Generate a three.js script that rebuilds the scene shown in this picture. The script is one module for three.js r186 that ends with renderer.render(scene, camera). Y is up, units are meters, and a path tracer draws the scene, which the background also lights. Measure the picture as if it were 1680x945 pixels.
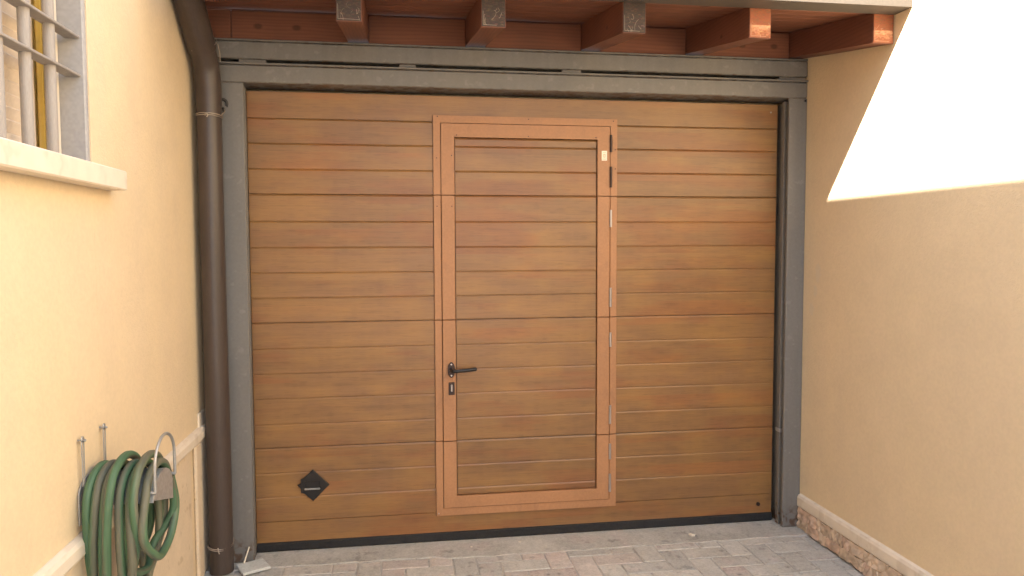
import * as THREE from 'three';
import { mergeGeometries } from 'three/addons/utils/BufferGeometryUtils.js';

// ------------------------------------------------------------------ camera, sky, sun, exposure
const scene = new THREE.Scene();
const D2R = Math.PI / 180;
const camera = new THREE.PerspectiveCamera(42.537, 16 / 9, 0.05, 400);
camera.position.set(-0.595, 1.398, 3.438);
camera.rotation.set(-3.2802 * D2R, -8.6572 * D2R, -0.2087 * D2R, 'YXZ');
scene.add(camera);

const SUN = new THREE.Vector3(-0.80, 0.681, 0.531).normalize();   // towards the sun: high, over the house on the left
const SKY = 0.34;                                                     // hazy summer sky: pale towards the horizon, brighter round the sun
{
  const w = 256, h = 128, d = new Float32Array(w * h * 4), v = new THREE.Vector3();
  for (let j = 0; j < h; j++) for (let i = 0; i < w; i++) {
    const el = ((j + 0.5) / h - 0.5) * Math.PI, az = ((i + 0.5) / w - 0.5) * 2 * Math.PI;
    v.set(Math.cos(az) * Math.cos(el), Math.sin(el), Math.sin(az) * Math.cos(el));
    const t = Math.pow(1 - Math.max(0, v.y), 2.2), g = Math.pow(Math.max(0, v.dot(SUN)), 6), k = (j * w + i) * 4;
    const c = [0.72 + 0.58 * t + 1.1 * g, 0.90 + 0.50 * t + 1.04 * g, 1.20 + 0.34 * t + 0.94 * g];
    d[k] = SKY * c[0]; d[k + 1] = SKY * c[1]; d[k + 2] = SKY * c[2]; d[k + 3] = 1;
  }
  const t = new THREE.DataTexture(d, w, h, THREE.RGBAFormat, THREE.FloatType); t.mapping = THREE.EquirectangularReflectionMapping; t.magFilter = t.minFilter = THREE.LinearFilter; t.needsUpdate = true;
  scene.background = t; scene.environment = t;
}
const sun = new THREE.DirectionalLight(new THREE.Color(1, 0.93, 0.82), 5);
sun.position.copy(SUN).multiplyScalar(20);
sun.castShadow = true;
sun.shadow.mapSize.set(4096, 4096);
Object.assign(sun.shadow.camera, { left: -9, right: 9, top: 9, bottom: -9, near: 1, far: 50 });
scene.add(sun, sun.target);

const renderer = new THREE.WebGLRenderer({ antialias: true });
renderer.setSize(1024, 576);
renderer.toneMapping = THREE.LinearToneMapping;
renderer.toneMappingExposure = 6.2;
renderer.shadowMap.enabled = true;

// ------------------------------------------------------------------ random numbers and noise
function rng(seed) { let a = seed >>> 0; return () => { a = (a + 0x6d2b79f5) | 0; let t = Math.imul(a ^ (a >>> 15), 1 | a); t = (t + Math.imul(t ^ (t >>> 7), 61 | t)) ^ t; return ((t ^ (t >>> 14)) >>> 0) / 4294967296; }; }
const HT = new Float32Array(65536); { const r = rng(77); for (let i = 0; i < 65536; i++) HT[i] = r(); }
const hash = (x, y, s) => HT[((x * 73 + y * 3571 + s * 911) ^ ((y * 57) & 0xffff) ^ ((x * 15731) & 0xffff)) & 0xffff];
function vn(x, y, s = 0) {
  const xi = Math.floor(x), yi = Math.floor(y); let fx = x - xi, fy = y - yi;
  fx = fx * fx * (3 - 2 * fx); fy = fy * fy * (3 - 2 * fy);
  const a = hash(xi, yi, s), b = hash(xi + 1, yi, s), c = hash(xi, yi + 1, s), d = hash(xi + 1, yi + 1, s);
  return a + (b - a) * fx + (c - a) * fy + (a - b - c + d) * fx * fy;
}
function fbm(x, y, o = 4, s = 0) { let v = 0, a = 0.5, t = 0; for (let i = 0; i < o; i++) { v += a * vn(x, y, s + i * 7); t += a; a *= 0.5; x *= 2.03; y *= 2.03; } return v / t; }
const clamp = (v, a = 0, b = 1) => Math.min(b, Math.max(a, v));
const sm = (a, b, v) => { const t = clamp((v - a) / (b - a)); return t * t * (3 - 2 * t); };
const lerp = (a, b, t) => a + (b - a) * t;
const enc = v => { v = clamp(v); return 255 * (v <= 0.0031308 ? 12.92 * v : 1.055 * Math.pow(v, 1 / 2.4) - 0.055); };

// colour texture from fn(u, v) in metres -> linear [r,g,b]; covers wm x hm metres
function colorTex(w, h, wm, hm, fn, wrap = true) {
  const d = new Uint8Array(w * h * 4);
  for (let j = 0; j < h; j++) for (let i = 0; i < w; i++) {
    const c = fn((i + 0.5) / w * wm, (j + 0.5) / h * hm); const k = (j * w + i) * 4;
    d[k] = enc(c[0]); d[k + 1] = enc(c[1]); d[k + 2] = enc(c[2]); d[k + 3] = 255;
  }
  const t = new THREE.DataTexture(d, w, h, THREE.RGBAFormat); t.colorSpace = THREE.SRGBColorSpace;
  return fin(t, wm, hm, wrap);
}
function greyTex(w, h, wm, hm, fn, wrap = true) {
  const d = new Uint8Array(w * h * 4);
  for (let j = 0; j < h; j++) for (let i = 0; i < w; i++) { const c = 255 * clamp(fn((i + 0.5) / w * wm, (j + 0.5) / h * hm)); const k = (j * w + i) * 4; d[k] = d[k + 1] = d[k + 2] = c; d[k + 3] = 255; }
  return fin(new THREE.DataTexture(d, w, h, THREE.RGBAFormat), wm, hm, wrap);
}
function fin(t, wm, hm, wrap) {
  t.wrapS = t.wrapT = wrap ? THREE.MirroredRepeatWrapping : THREE.ClampToEdgeWrapping;
  t.magFilter = THREE.LinearFilter; t.minFilter = THREE.LinearMipmapLinearFilter; t.generateMipmaps = true;
  t.repeat.set(1 / wm, 1 / hm); t.needsUpdate = true; return t;
}
const std = (o) => new THREE.MeshStandardMaterial(o);
const lin = (r, g, b) => new THREE.Color().setRGB(r, g, b);

// ------------------------------------------------------------------ materials
const stuccoBump = greyTex(1024, 1024, 0.9, 0.9, (u, v) => 0.45 * vn(u * 330, v * 330, 3) + 0.35 * vn(u * 150, v * 150, 5) + 0.2 * fbm(u * 22, v * 22, 3, 9));
function stuccoMap(base, seed, marks) {
  return colorTex(1024, 1024, 4, 4, (u, v) => {
    const a = fbm(u * 1.1, v * 1.1, 4, seed) - 0.5, b = fbm(u * 9, v * 9, 3, seed + 3) - 0.5, g = vn(u * 120, v * 120, seed + 9) - 0.5;
    const st = fbm(u * 7, v * 0.9, 3, seed + 20) - 0.5;
    let k = 1 + 0.10 * a + 0.07 * b + 0.06 * g + 0.05 * st;
    let c = [base[0] * k, base[1] * (k - 0.03 * a), base[2] * (k - 0.12 * a - 0.05 * st)];
    if (marks) c = marks(u, v, c);
    return c;
  });
}
const M = {};
const STUCCO = [0.74, 0.598, 0.405];                 // both houses wear the same pale yellow render
const rWallMarks = (u, v, c) => {                     // u = world z + 1, v = height: chipped pale spots near the post
  const z = u - 1;
  let t = 0;
  for (const [mz, my, rz, ry] of [[0.22, 1.26, 0.022, 0.05], [0.20, 1.18, 0.016, 0.03], [0.17, 1.09, 0.02, 0.035]]) {
    const e = ((z - mz) / rz) ** 2 + ((v - my) / ry) ** 2;
    t = Math.max(t, sm(1.2, 0.5, e + 1.2 * (vn(u * 90, v * 90, 31) - 0.5)));
  }
  return [lerp(c[0], 0.66, t * 0.45), lerp(c[1], 0.58, t * 0.45), lerp(c[2], 0.46, t * 0.5)];
};
M.stuccoL = std({ map: stuccoMap(STUCCO, 100), bumpMap: stuccoBump, bumpScale: 0.0010, roughness: 0.93 });
M.stuccoR = std({ map: stuccoMap(STUCCO, 140, rWallMarks), bumpMap: stuccoBump, bumpScale: 0.0014, roughness: 0.93 });
M.plaster = std({ color: lin(0.5, 0.42, 0.30), roughness: 0.95 });

// oak print of the door: one sheet over the whole door, so nothing repeats
function oak(u, v, seed) {
  const row = Math.floor(v / 0.1157), rs = hash(row, 3, seed) - 0.5;
  const wob = (fbm(u * 1.7, v * 6, 3, seed) - 0.5) * 0.05;
  const ring = fbm(u * 1.3 + rs * 9, (v + wob) * 58 + row * 5, 4, seed + 4);
  const fine = fbm(u * 9, v * 420, 2, seed + 11);
  const pore = sm(0.66, 0.80, vn(u * 26, v * 620, seed + 17));
  const blot = fbm(u * 6.5, v * 13, 4, seed + 23) - 0.5, blot2 = fbm(u * 1.2 + 4, v * 2.6, 3, seed + 29) - 0.5;
  const red = sm(0.48, 0.72, fbm(u * 2.6 + 7, v * 9 + row, 4, seed + 37));
  let k = 0.775 + 0.17 * (ring - 0.5) + 0.12 * (fine - 0.5) + 0.38 * Math.max(blot, -0.14) + 0.20 * blot2 + 0.09 * rs - 0.10 * pore;
  return [(0.328 + 0.010 * red) * k, (0.172 - 0.020 * red) * k, (0.067 - 0.010 * red) * k * (1 - 0.4 * blot)];
}
const oakMap = colorTex(1792, 1280, 2.6, 2.15, (u, v) => oak(u, v, 300), false);
const oakBump = greyTex(1024, 1024, 0.5, 0.5, (u, v) => 0.6 * vn(u * 40, v * 900, 5) + 0.4 * fbm(u * 10, v * 10, 3, 8));
M.oak = new THREE.MeshPhysicalMaterial({ map: oakMap, bumpMap: oakBump, bumpScale: 0.0004, roughness: 0.38, specularIntensity: 1 });
const alu = (seed, base, amp) => colorTex(512, 512, 1.5, 1.5, (u, v) => { const k = 1 + amp * (fbm(u * 3, v * 3, 4, seed) - 0.5) + amp * 0.6 * (vn(u * 160, v * 160, seed + 5) - 0.5); const s = sm(0.68, 0.8, fbm(u * 26, v * 13, 3, seed + 8)) * amp; return [base[0] * (k - 0.3 * s), base[1] * (k - 0.3 * s), base[2] * (k - 0.2 * s)]; });
M.wicketFrame = std({ map: alu(410, [0.395, 0.196, 0.092], 0.22), roughness: 0.5 });
M.rubber = std({ map: alu(420, [0.018, 0.018, 0.02], 0.8), roughness: 0.8 });
M.black = std({ color: lin(0.012, 0.011, 0.012), roughness: 0.42 });
M.bronze = std({ color: lin(0.05, 0.032, 0.028), roughness: 0.4, metalness: 0.5 });
M.silver = std({ color: lin(0.46, 0.43, 0.42), roughness: 0.38, metalness: 0.8 });
M.galv = std({ map: alu(430, [0.42, 0.42, 0.42], 0.5), roughness: 0.45, metalness: 0.65 });
// steel frame paint with drips, dust and rust at the feet
const steelFn = (base) => colorTex(1024, 1024, 3, 3, (u, v) => {
  let k = 1 + 0.22 * (fbm(u * 2.2, v * 2.2, 4, 510) - 0.5) + 0.10 * (vn(u * 150, v * 150, 515) - 0.5) + 0.16 * (fbm(u * 40, v * 2.6, 3, 520) - 0.5);
  const sp = sm(0.72, 0.8, fbm(u * 34, v * 34, 3, 530)) * 0.18;
  const rust = sm(0.14, 0.02, v + 0.12 * (fbm(u * 40, v * 40, 3, 540) - 0.5)) * sm(0.42, 0.6, fbm(u * 50, v * 50, 3, 545));
  const c = [base[0] * (k + sp), base[1] * (k + sp), base[2] * (k + sp)];
  return [lerp(c[0], 0.10, rust), lerp(c[1], 0.06, rust), lerp(c[2], 0.04, rust)];
});
M.steel = std({ map: steelFn([0.180, 0.174, 0.167]), roughness: 0.5 });
M.pipe = std({ map: alu(560, [0.062, 0.046, 0.040], 0.35), roughness: 0.40 });
M.gutter = std({ map: alu(570, [0.085, 0.073, 0.064], 0.3), roughness: 0.5 });
M.tie = std({ color: lin(0.42, 0.36, 0.30), roughness: 0.5, metalness: 0.5 });
// stained softwood of rafters and boards
function pine(u, v, seed, base) {
  const w = (fbm(u * 2, v * 7, 3, seed) - 0.5) * 0.04;
  const ring = Math.abs(Math.sin((v + w) * 210 + 3 * fbm(u * 1.5, v * 9, 2, seed + 3)));
  const blot = fbm(u * 4, v * 9, 4, seed + 9) - 0.5;
  let k = 0.86 + 0.22 * ring + 0.55 * blot + 0.12 * (vn(u * 14, v * 500, seed + 12) - 0.5);
  const ci = Math.floor(u / 0.37), cj = Math.floor(v / 0.21); const kx = u - (ci + 0.15 + 0.7 * hash(ci, cj, seed + 50)) * 0.37, ky = v - (cj + 0.15 + 0.7 * hash(ci, cj, seed + 51)) * 0.21; const kr = 0.006 + 0.009 * hash(ci, cj, seed + 52); const knot = hash(ci, cj, seed + 53) < 0.45 ? sm(kr * 1.6, kr * 0.6, Math.hypot(kx * 0.8, ky * 1.2)) : 0; k *= 1 - 0.55 * knot;
  return [base[0] * k, base[1] * k, base[2] * k];
}
M.pine = std({ map: colorTex(1024, 1024, 1.4, 1.4, (u, v) => pine(u, v, 600, [0.155, 0.056, 0.033])), roughness: 0.62 });
M.pineB = std({ map: colorTex(512, 512, 1.1, 1.1, (u, v) => pine(u, v, 640, [0.185, 0.068, 0.037])), roughness: 0.62 });
// weathered rafter ends with peeling finish and cobweb threads
function endTex(seed, base, pale) {
  const c = document.createElement('canvas'); c.width = 128; c.height = 160; const g = c.getContext('2d'); const r = rng(seed);
  g.fillStyle = base; g.fillRect(0, 0, 128, 160);
  for (let i = 0; i < 420; i++) { g.fillStyle = `rgba(${60 + r() * 80},${45 + r() * 60},${35 + r() * 45},0.16)`; g.fillRect(r() * 128, r() * 160, 2 + r() * 20, 1 + r() * 5); }
  if (pale) { for (let i = 0; i < 260; i++) { g.fillStyle = `rgba(${190 + r() * 20},${140 + r() * 25},${105 + r() * 25},0.16)`; g.fillRect(r() * 118, 92 + r() * r() * 60, 6 + r() * 18, 3 + r() * 8); } }
  g.strokeStyle = 'rgba(190,175,155,0.6)';
  for (let i = 0; i < (pale ? 3 : 8); i++) { g.lineWidth = 0.8 + r() * 1.2; g.beginPath(); const x = 8 + r() * 110, y = 60 + r() * 90; g.moveTo(x, y); g.quadraticCurveTo(x + (r() - 0.5) * 60, y + (r() - 0.2) * 50, x + (r() - 0.5) * 50, y + r() * 60); g.stroke(); }
  g.lineWidth = 2; g.beginPath(); g.moveTo(6, 70 + r() * 20); g.lineTo(7, 152); g.lineTo(70 + r() * 50, 154); g.stroke();
  const t = new THREE.CanvasTexture(c); t.colorSpace = THREE.SRGBColorSpace; return t;
}
M.endGrey = [1, 2, 3].map(i => std({ map: endTex(i * 13, '#352b27', false), roughness: 0.8 }));
M.endRed = [1, 2].map(i => std({ map: endTex(i * 29, '#8a4c2e', true), roughness: 0.7 }));

const marble = colorTex(1024, 512, 2, 1, (u, v) => { const a = fbm(u * 5, v * 5, 5, 700), b = sm(0.46, 0.5, a) * sm(0.56, 0.5, a); const k = 1 + 0.16 * (fbm(u * 22, v * 22, 3, 710) - 0.5); const s = sm(0.60, 0.75, fbm(u * 12, v * 7, 4, 720)) * 0.22; return [0.80 * k - 0.06 * b - s * 0.4, 0.71 * k - 0.07 * b - s * 0.4, 0.59 * k - 0.07 * b - s * 0.36]; });
M.marble = std({ map: marble, roughness: 0.55 });
M.plinth = std({ map: colorTex(512, 512, 1.3, 1.3, (u, v) => { const k = 1 + 0.24 * (fbm(u * 8, v * 8, 4, 740) - 0.5) + 0.08 * (vn(u * 150, v * 150, 745) - 0.5); const s = sm(0.70, 0.80, fbm(u * 30, v * 30, 3, 750)) * 0.10; return [0.70 * k - s, 0.58 * k - s, 0.43 * k - s]; }), roughness: 0.8 });
M.stones = [0, 1, 2, 3].map(i => std({ map: colorTex(256, 256, 0.35, 0.35, (u, v) => { const k = 0.75 + 0.75 * (fbm(u * 34, v * 34, 4, 760 + i * 20) - 0.25); const b = [[0.66, 0.52, 0.40], [0.61, 0.48, 0.37], [0.69, 0.55, 0.42], [0.62, 0.46, 0.36]][i]; return [b[0] * k, b[1] * k, b[2] * k]; }), roughness: 0.95 }));
const conc = (seed, b, amp) => colorTex(512, 512, 1.2, 1.2, (u, v) => {
  const k = 1 + amp * (fbm(u * 6, v * 6, 4, seed) - 0.5) + 0.5 * amp * (fbm(u * 60, v * 60, 3, seed + 3) - 0.5) + 0.25 * (vn(u * 200, v * 200, seed + 9) - 0.5);
  const p = sm(0.58, 0.75, fbm(u * 9, v * 9, 3, seed + 15)) * 0.10, s = sm(0.66, 0.80, fbm(u * 24, v * 24, 3, seed + 18)) * 0.24;
  return [b[0] * (k - s) + p * 0.2, b[1] * (k - s) - p * 0.05, b[2] * (k - s) - p * 0.02];
});
const grit = greyTex(512, 512, 0.4, 0.4, (u, v) => 0.6 * fbm(u * 90, v * 90, 3, 5) + 0.4 * vn(u * 500, v * 500, 7));
M.concrete = std({ map: conc(800, [0.49, 0.475, 0.445], 0.44), bumpMap: grit, bumpScale: 0.003, roughness: 0.95 });
M.sand = std({ map: conc(830, [0.40, 0.385, 0.36], 0.6), bumpMap: grit, bumpScale: 0.004, roughness: 1 });
M.pavers = [[0.48, 0.462, 0.43], [0.49, 0.468, 0.435], [0.50, 0.452, 0.42], [0.45, 0.438, 0.415], [0.51, 0.492, 0.46]].map((b, i) => std({ map: conc(850 + i * 31, b, 0.45), bumpMap: grit, bumpScale: 0.003, roughness: 0.95 }));
M.paverPale = std({ map: conc(1010, [0.60, 0.59, 0.58], 0.3), bumpMap: grit, bumpScale: 0.002, roughness: 0.95 });
M.grille = std({ map: alu(900, [0.34, 0.31, 0.285], 0.35), roughness: 0.55 });
M.jamb = std({ map: alu(910, [0.38, 0.37, 0.37], 0.25), roughness: 0.8 });
M.cream = std({ color: lin(0.70, 0.63, 0.53), roughness: 0.5 });
M.shutter = std({ map: alu(920, [0.68, 0.57, 0.45], 0.14), roughness: 0.55 });
M.ochre = std({ map: alu(930, [0.50, 0.34, 0.07], 0.15), roughness: 0.7 });
M.glass = new THREE.MeshPhysicalMaterial({ color: 0xffffff, transmission: 1, thickness: 0, roughness: 0.03, ior: 1.5 });
M.tilePale = std({ map: conc(940, [0.56, 0.58, 0.57], 0.35), roughness: 0.6 });
M.roofTile = std({ color: lin(0.36, 0.16, 0.09), roughness: 0.9 });
M.hose = std({ map: colorTex(512, 128, 8, 1, (u, v) => { const s = fbm(u * 2.2, v * 2, 4, 960), f = vn(u * 60, v * 30, 966) - 0.5; const d = sm(0.40, 0.62, s); const rib = 0.9 + 0.2 * vn(u * 3, v * 16, 970); const k = (1 + 0.25 * f) * rib; return [lerp(0.072, 0.128, d) * k, lerp(0.146, 0.130, d) * k, lerp(0.078, 0.092, d) * k]; }), roughness: 0.55 });

// ------------------------------------------------------------------ geometry helpers
function finishUV(g, o = [0, 0, 0]) {                // box-mapped uv in metres
  if (g.index) g = g.toNonIndexed();
  const p = g.attributes.position, n = p.count, uv = new Float32Array(n * 2);
  const a = new THREE.Vector3(), b = new THREE.Vector3(), c = new THREE.Vector3();
  for (let i = 0; i < n; i += 3) {
    a.fromBufferAttribute(p, i); b.fromBufferAttribute(p, i + 1); c.fromBufferAttribute(p, i + 2);
    const nx = Math.abs((b.y - a.y) * (c.z - a.z) - (b.z - a.z) * (c.y - a.y)), ny = Math.abs((b.z - a.z) * (c.x - a.x) - (b.x - a.x) * (c.z - a.z)), nz = Math.abs((b.x - a.x) * (c.y - a.y) - (b.y - a.y) * (c.x - a.x));
    [a, b, c].forEach((q, k) => {
      const X = q.x + o[0], Y = q.y + o[1], Z = q.z + o[2]; let U, V;
      if (nx >= ny && nx >= nz) { U = Z; V = Y; } else if (ny >= nz) { U = X; V = Z; } else { U = X; V = Y; }
      uv[(i + k) * 2] = U; uv[(i + k) * 2 + 1] = V;
    });
  }
  g.setAttribute('uv', new THREE.BufferAttribute(uv, 2));
  return g;
}
// chamfered box centred at the origin, 44 triangles, flat normals
function cbox(w, h, d, c = 0.003, o) {
  c = Math.min(c, w * 0.45, h * 0.45, d * 0.45);
  const H = [w / 2, h / 2, d / 2]; const tri = [];
  const V = (s, ax) => new THREE.Vector3(...[0, 1, 2].map(k => s[k] * (k === ax ? H[k] : H[k] - c)));
  const push = (pts) => {
    const ctr = pts.reduce((q, v) => q.clone().add(v), new THREE.Vector3());
    const n = new THREE.Vector3().crossVectors(pts[1].clone().sub(pts[0]), pts[2].clone().sub(pts[0]));
    if (n.dot(ctr) < 0) pts = pts.slice().reverse();
    for (let i = 1; i + 1 < pts.length; i++) tri.push(pts[0], pts[i], pts[i + 1]);
  };
  for (let ax = 0; ax < 3; ax++) for (const s of [-1, 1]) {
    const b = (ax + 1) % 3, e = (ax + 2) % 3;
    push([[-1, -1], [1, -1], [1, 1], [-1, 1]].map(([p, q]) => { const S = []; S[ax] = s; S[b] = p; S[e] = q; return V(S, ax); }));
  }
  for (let ax = 0; ax < 3; ax++) { const b = (ax + 1) % 3, e = (ax + 2) % 3; for (const p of [-1, 1]) for (const q of [-1, 1]) { const A = [], B = []; A[ax] = -1; B[ax] = 1; A[b] = B[b] = p; A[e] = B[e] = q; push([V(A, b), V(B, b), V(B, e), V(A, e)]); } }
  for (const x of [-1, 1]) for (const y of [-1, 1]) for (const z of [-1, 1]) push([V([x, y, z], 0), V([x, y, z], 1), V([x, y, z], 2)]);
  return fromTri(tri, o);
}
function fromTri(tri, o) {
  const g = new THREE.BufferGeometry(); const a = new Float32Array(tri.length * 3); tri.forEach((v, i) => v.toArray(a, i * 3));
  g.setAttribute('position', new THREE.BufferAttribute(a, 3)); g.computeVertexNormals();
  return finishUV(g, o);
}
// closed prism: polygon pts ([x,y], ccw) swept from z0 to z1 along z
function prism(pts, z0, z1, o) {
  const tri = []; const sh = pts.map(p => new THREE.Vector2(p[0], p[1]));
  if (THREE.ShapeUtils.area(sh) < 0) sh.reverse();
  const fs = THREE.ShapeUtils.triangulateShape(sh, []);
  const P = (i, z) => new THREE.Vector3(sh[i].x, sh[i].y, z);
  for (const f of fs) { tri.push(P(f[0], z1), P(f[1], z1), P(f[2], z1)); tri.push(P(f[2], z0), P(f[1], z0), P(f[0], z0)); }
  for (let i = 0; i < sh.length; i++) { const j = (i + 1) % sh.length; tri.push(P(i, z0), P(j, z0), P(j, z1), P(i, z0), P(j, z1), P(i, z1)); }
  return fromTri(tri, o);
}
function part(parent, name, pos, label) {            // a part that is itself made of pieces
  const o = new THREE.Group(); o.name = name; o.position.set(...pos).sub(parent.position); parent.add(o); if (label) o.userData.label = label; return o;
}
const used = {};
function numbered(n) { if (!(n in used)) { used[n] = 0; return n; } used[n]++; return n + '_' + String(used[n]).padStart(3, '0'); }
function shade(o) { o.traverse(m => { if (m.isMesh) { m.castShadow = true; m.receiveShadow = true; } }); return o; }
function thing(name, label, category, pos = [0, 0, 0], group) {
  const o = new THREE.Group(); o.name = numbered(name); o.position.set(...pos); scene.add(o);
  o.userData = { label, category, kind: 'thing' }; if (group) o.userData.group = group; return o;
}
function structure(name, label, pos = [0, 0, 0]) { const o = new THREE.Group(); o.name = name; o.position.set(...pos); scene.add(o); o.userData = { kind: 'structure', label }; return o; }
// mesh whose world position is given; parent's own offset is subtracted
function mesh(parent, name, geo, mat, pos = [0, 0, 0], rot) {
  const m = new THREE.Mesh(geo, mat); m.name = name;
  const w = new THREE.Vector3(); for (let q = parent; q && q !== scene; q = q.parent) w.add(q.position);
  m.position.set(pos[0] - w.x, pos[1] - w.y, pos[2] - w.z); if (rot) m.rotation.set(...rot);
  m.castShadow = m.receiveShadow = true; parent.add(m); return m;
}
// chamfered box given by world extents
function slab(parent, name, mat, x0, x1, y0, y1, z0, z1, c = 0.003, rot) {
  const ctr = [(x0 + x1) / 2, (y0 + y1) / 2, (z0 + z1) / 2];
  return mesh(parent, name, cbox(x1 - x0, y1 - y0, z1 - z0, c, ctr), mat, ctr, rot);
}
function bar(parent, name, mat, a, b, r, seg = 12) {
  const A = new THREE.Vector3(...a), B = new THREE.Vector3(...b), L = A.distanceTo(B);
  const g = new THREE.CylinderGeometry(r, r, L, seg); const m = mesh(parent, name, g, mat, A.clone().add(B).multiplyScalar(0.5).toArray());
  m.quaternion.setFromUnitVectors(new THREE.Vector3(0, 1, 0), B.clone().sub(A).normalize()); return m;
}
function tubeGeo(pts, r, seg, rad = 8, closed = false, tension = 0.5) {
  const c = new THREE.CatmullRomCurve3(pts.map(p => new THREE.Vector3(...p)), closed, 'centripetal', tension);
  return new THREE.TubeGeometry(c, seg, r, rad, closed);
}
function capEnds(g) { return g; }

const XL = -1.44, XR = 1.35;

// ------------------------------------------------------------------ ground
{
  const g = structure('ground', 'sandy bedding and yard ground beyond the paving');
  const geo = finishUV(new THREE.PlaneGeometry(300, 300).rotateX(-Math.PI / 2));
  mesh(g, 'ground_sheet', geo, M.sand, [0, -0.0048, 60]);
  const ap = structure('concrete_apron', 'grey concrete strip along the foot of the garage door');
  // uneven front edge
  const r = rng(5); const pts = [[XL, -0.09], [XR, -0.09]];
  for (let i = 0; i <= 40; i++) { const x = XR + (XL - XR) * i / 40; pts.push([x, 0.185 + (x > -0.4 ? 0.012 : -0.02) + (r() - 0.5) * 0.014]); }
  const pg = prism(pts.map(([x, z]) => [x, -z]), -0.05, 0.0); pg.rotateX(-Math.PI / 2); pg.computeVertexNormals();
  mesh(ap, 'concrete_strip', finishUV(pg), M.concrete, [0, 0.003, 0]);
}
// herringbone of brick pavers, square to the walls
{
  const pave = structure('brick_paving', 'dusty grey brick pavers in front of the garage door');
  const L = 0.208, Wd = 0.104, gp = 0.005, r = rng(42);
  const variants = [0, 1, 2, 3].map(i => { const g = cbox(L - gp, 0.05, Wd - gp, 0.003, [i * 0.37, 0, i * 0.23]); return g; });
  const clip = variants;
  const far = [];
  let n = 0;
  const place = (cx, cz, turn) => {
    const hx = (turn ? Wd : L) / 2, hz = (turn ? L : Wd) / 2;
    const zmin = 0.17;
    if (cx + hx < XL || cx - hx > XR || cz + hz < zmin || cz - hz > 5.2) return;
    let x0 = Math.max(cx - hx, XL + 0.004), x1 = Math.min(cx + hx, XR - 0.012), z0 = cz - hz, z1 = cz + hz;
    if (z0 < 0.17) z0 = 0.17;
    if (x1 - x0 < 0.02 || z1 - z0 < 0.02) return;
    const whole = x1 - x0 > 2 * hx - 0.001 && z1 - z0 > 2 * hz - 0.001;
    const y = -0.0268 + (r() - 0.5) * 0.003, tx = (r() - 0.5) * 0.018, tz = (r() - 0.5) * 0.018, vi = Math.floor(r() * 4), mi = Math.floor(r() * 5), jit = (r() - 0.5) * 0.003;
    const geo = whole ? clip[vi] : cbox((turn ? z1 - z0 : x1 - x0) - gp, 0.05, (turn ? x1 - x0 : z1 - z0) - gp, 0.003, [r(), 0, r()]);
    const px = (x0 + x1) / 2 + jit, pz = (z0 + z1) / 2;
    const e = new THREE.Euler(tx, turn ? Math.PI / 2 + jit * 3 : jit * 3, tz, 'YXZ');
    if (pz < 1.35 && n < 296) {
      const pale = Math.abs(px - 1.09) < 0.06 && Math.abs(pz - 0.33) < 0.11;
      const m = mesh(pave, 'paver', geo, pale ? M.paverPale : M.pavers[mi], [px, y, pz]); m.rotation.copy(e); n++;
    } else { const q = geo.clone(); q.applyMatrix4(new THREE.Matrix4().makeRotationFromEuler(e).setPosition(px, y, pz)); far.push(q); }
  };
  for (let i = -40; i < 60; i++) for (let j = -40; j < 60; j++) {       // 90 degree herringbone lattice
    const ox = (i - j) * Wd + (i + j) * 0, oz = 0;
    // unit: one brick along x and one along z, lattice vectors (W, W) and (2W*? ) handled below
    const bx = i * Wd + j * 2 * Wd, bz = i * Wd - j * 2 * Wd;
    if (bx < -2.2 || bx > 2.2 || bz < -0.4 || bz > 5.6) continue;
    place(bx + 0.04, bz, false);
    place(bx + 0.04 - L / 2 - Wd / 2 + 0, bz + Wd / 2, true);
  }
  const far2 = mesh(pave, 'far_pavers', mergeGeometries(far), M.pavers[0], [0, 0, 0]); far2.userData.kind = 'stuff';
}

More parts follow.
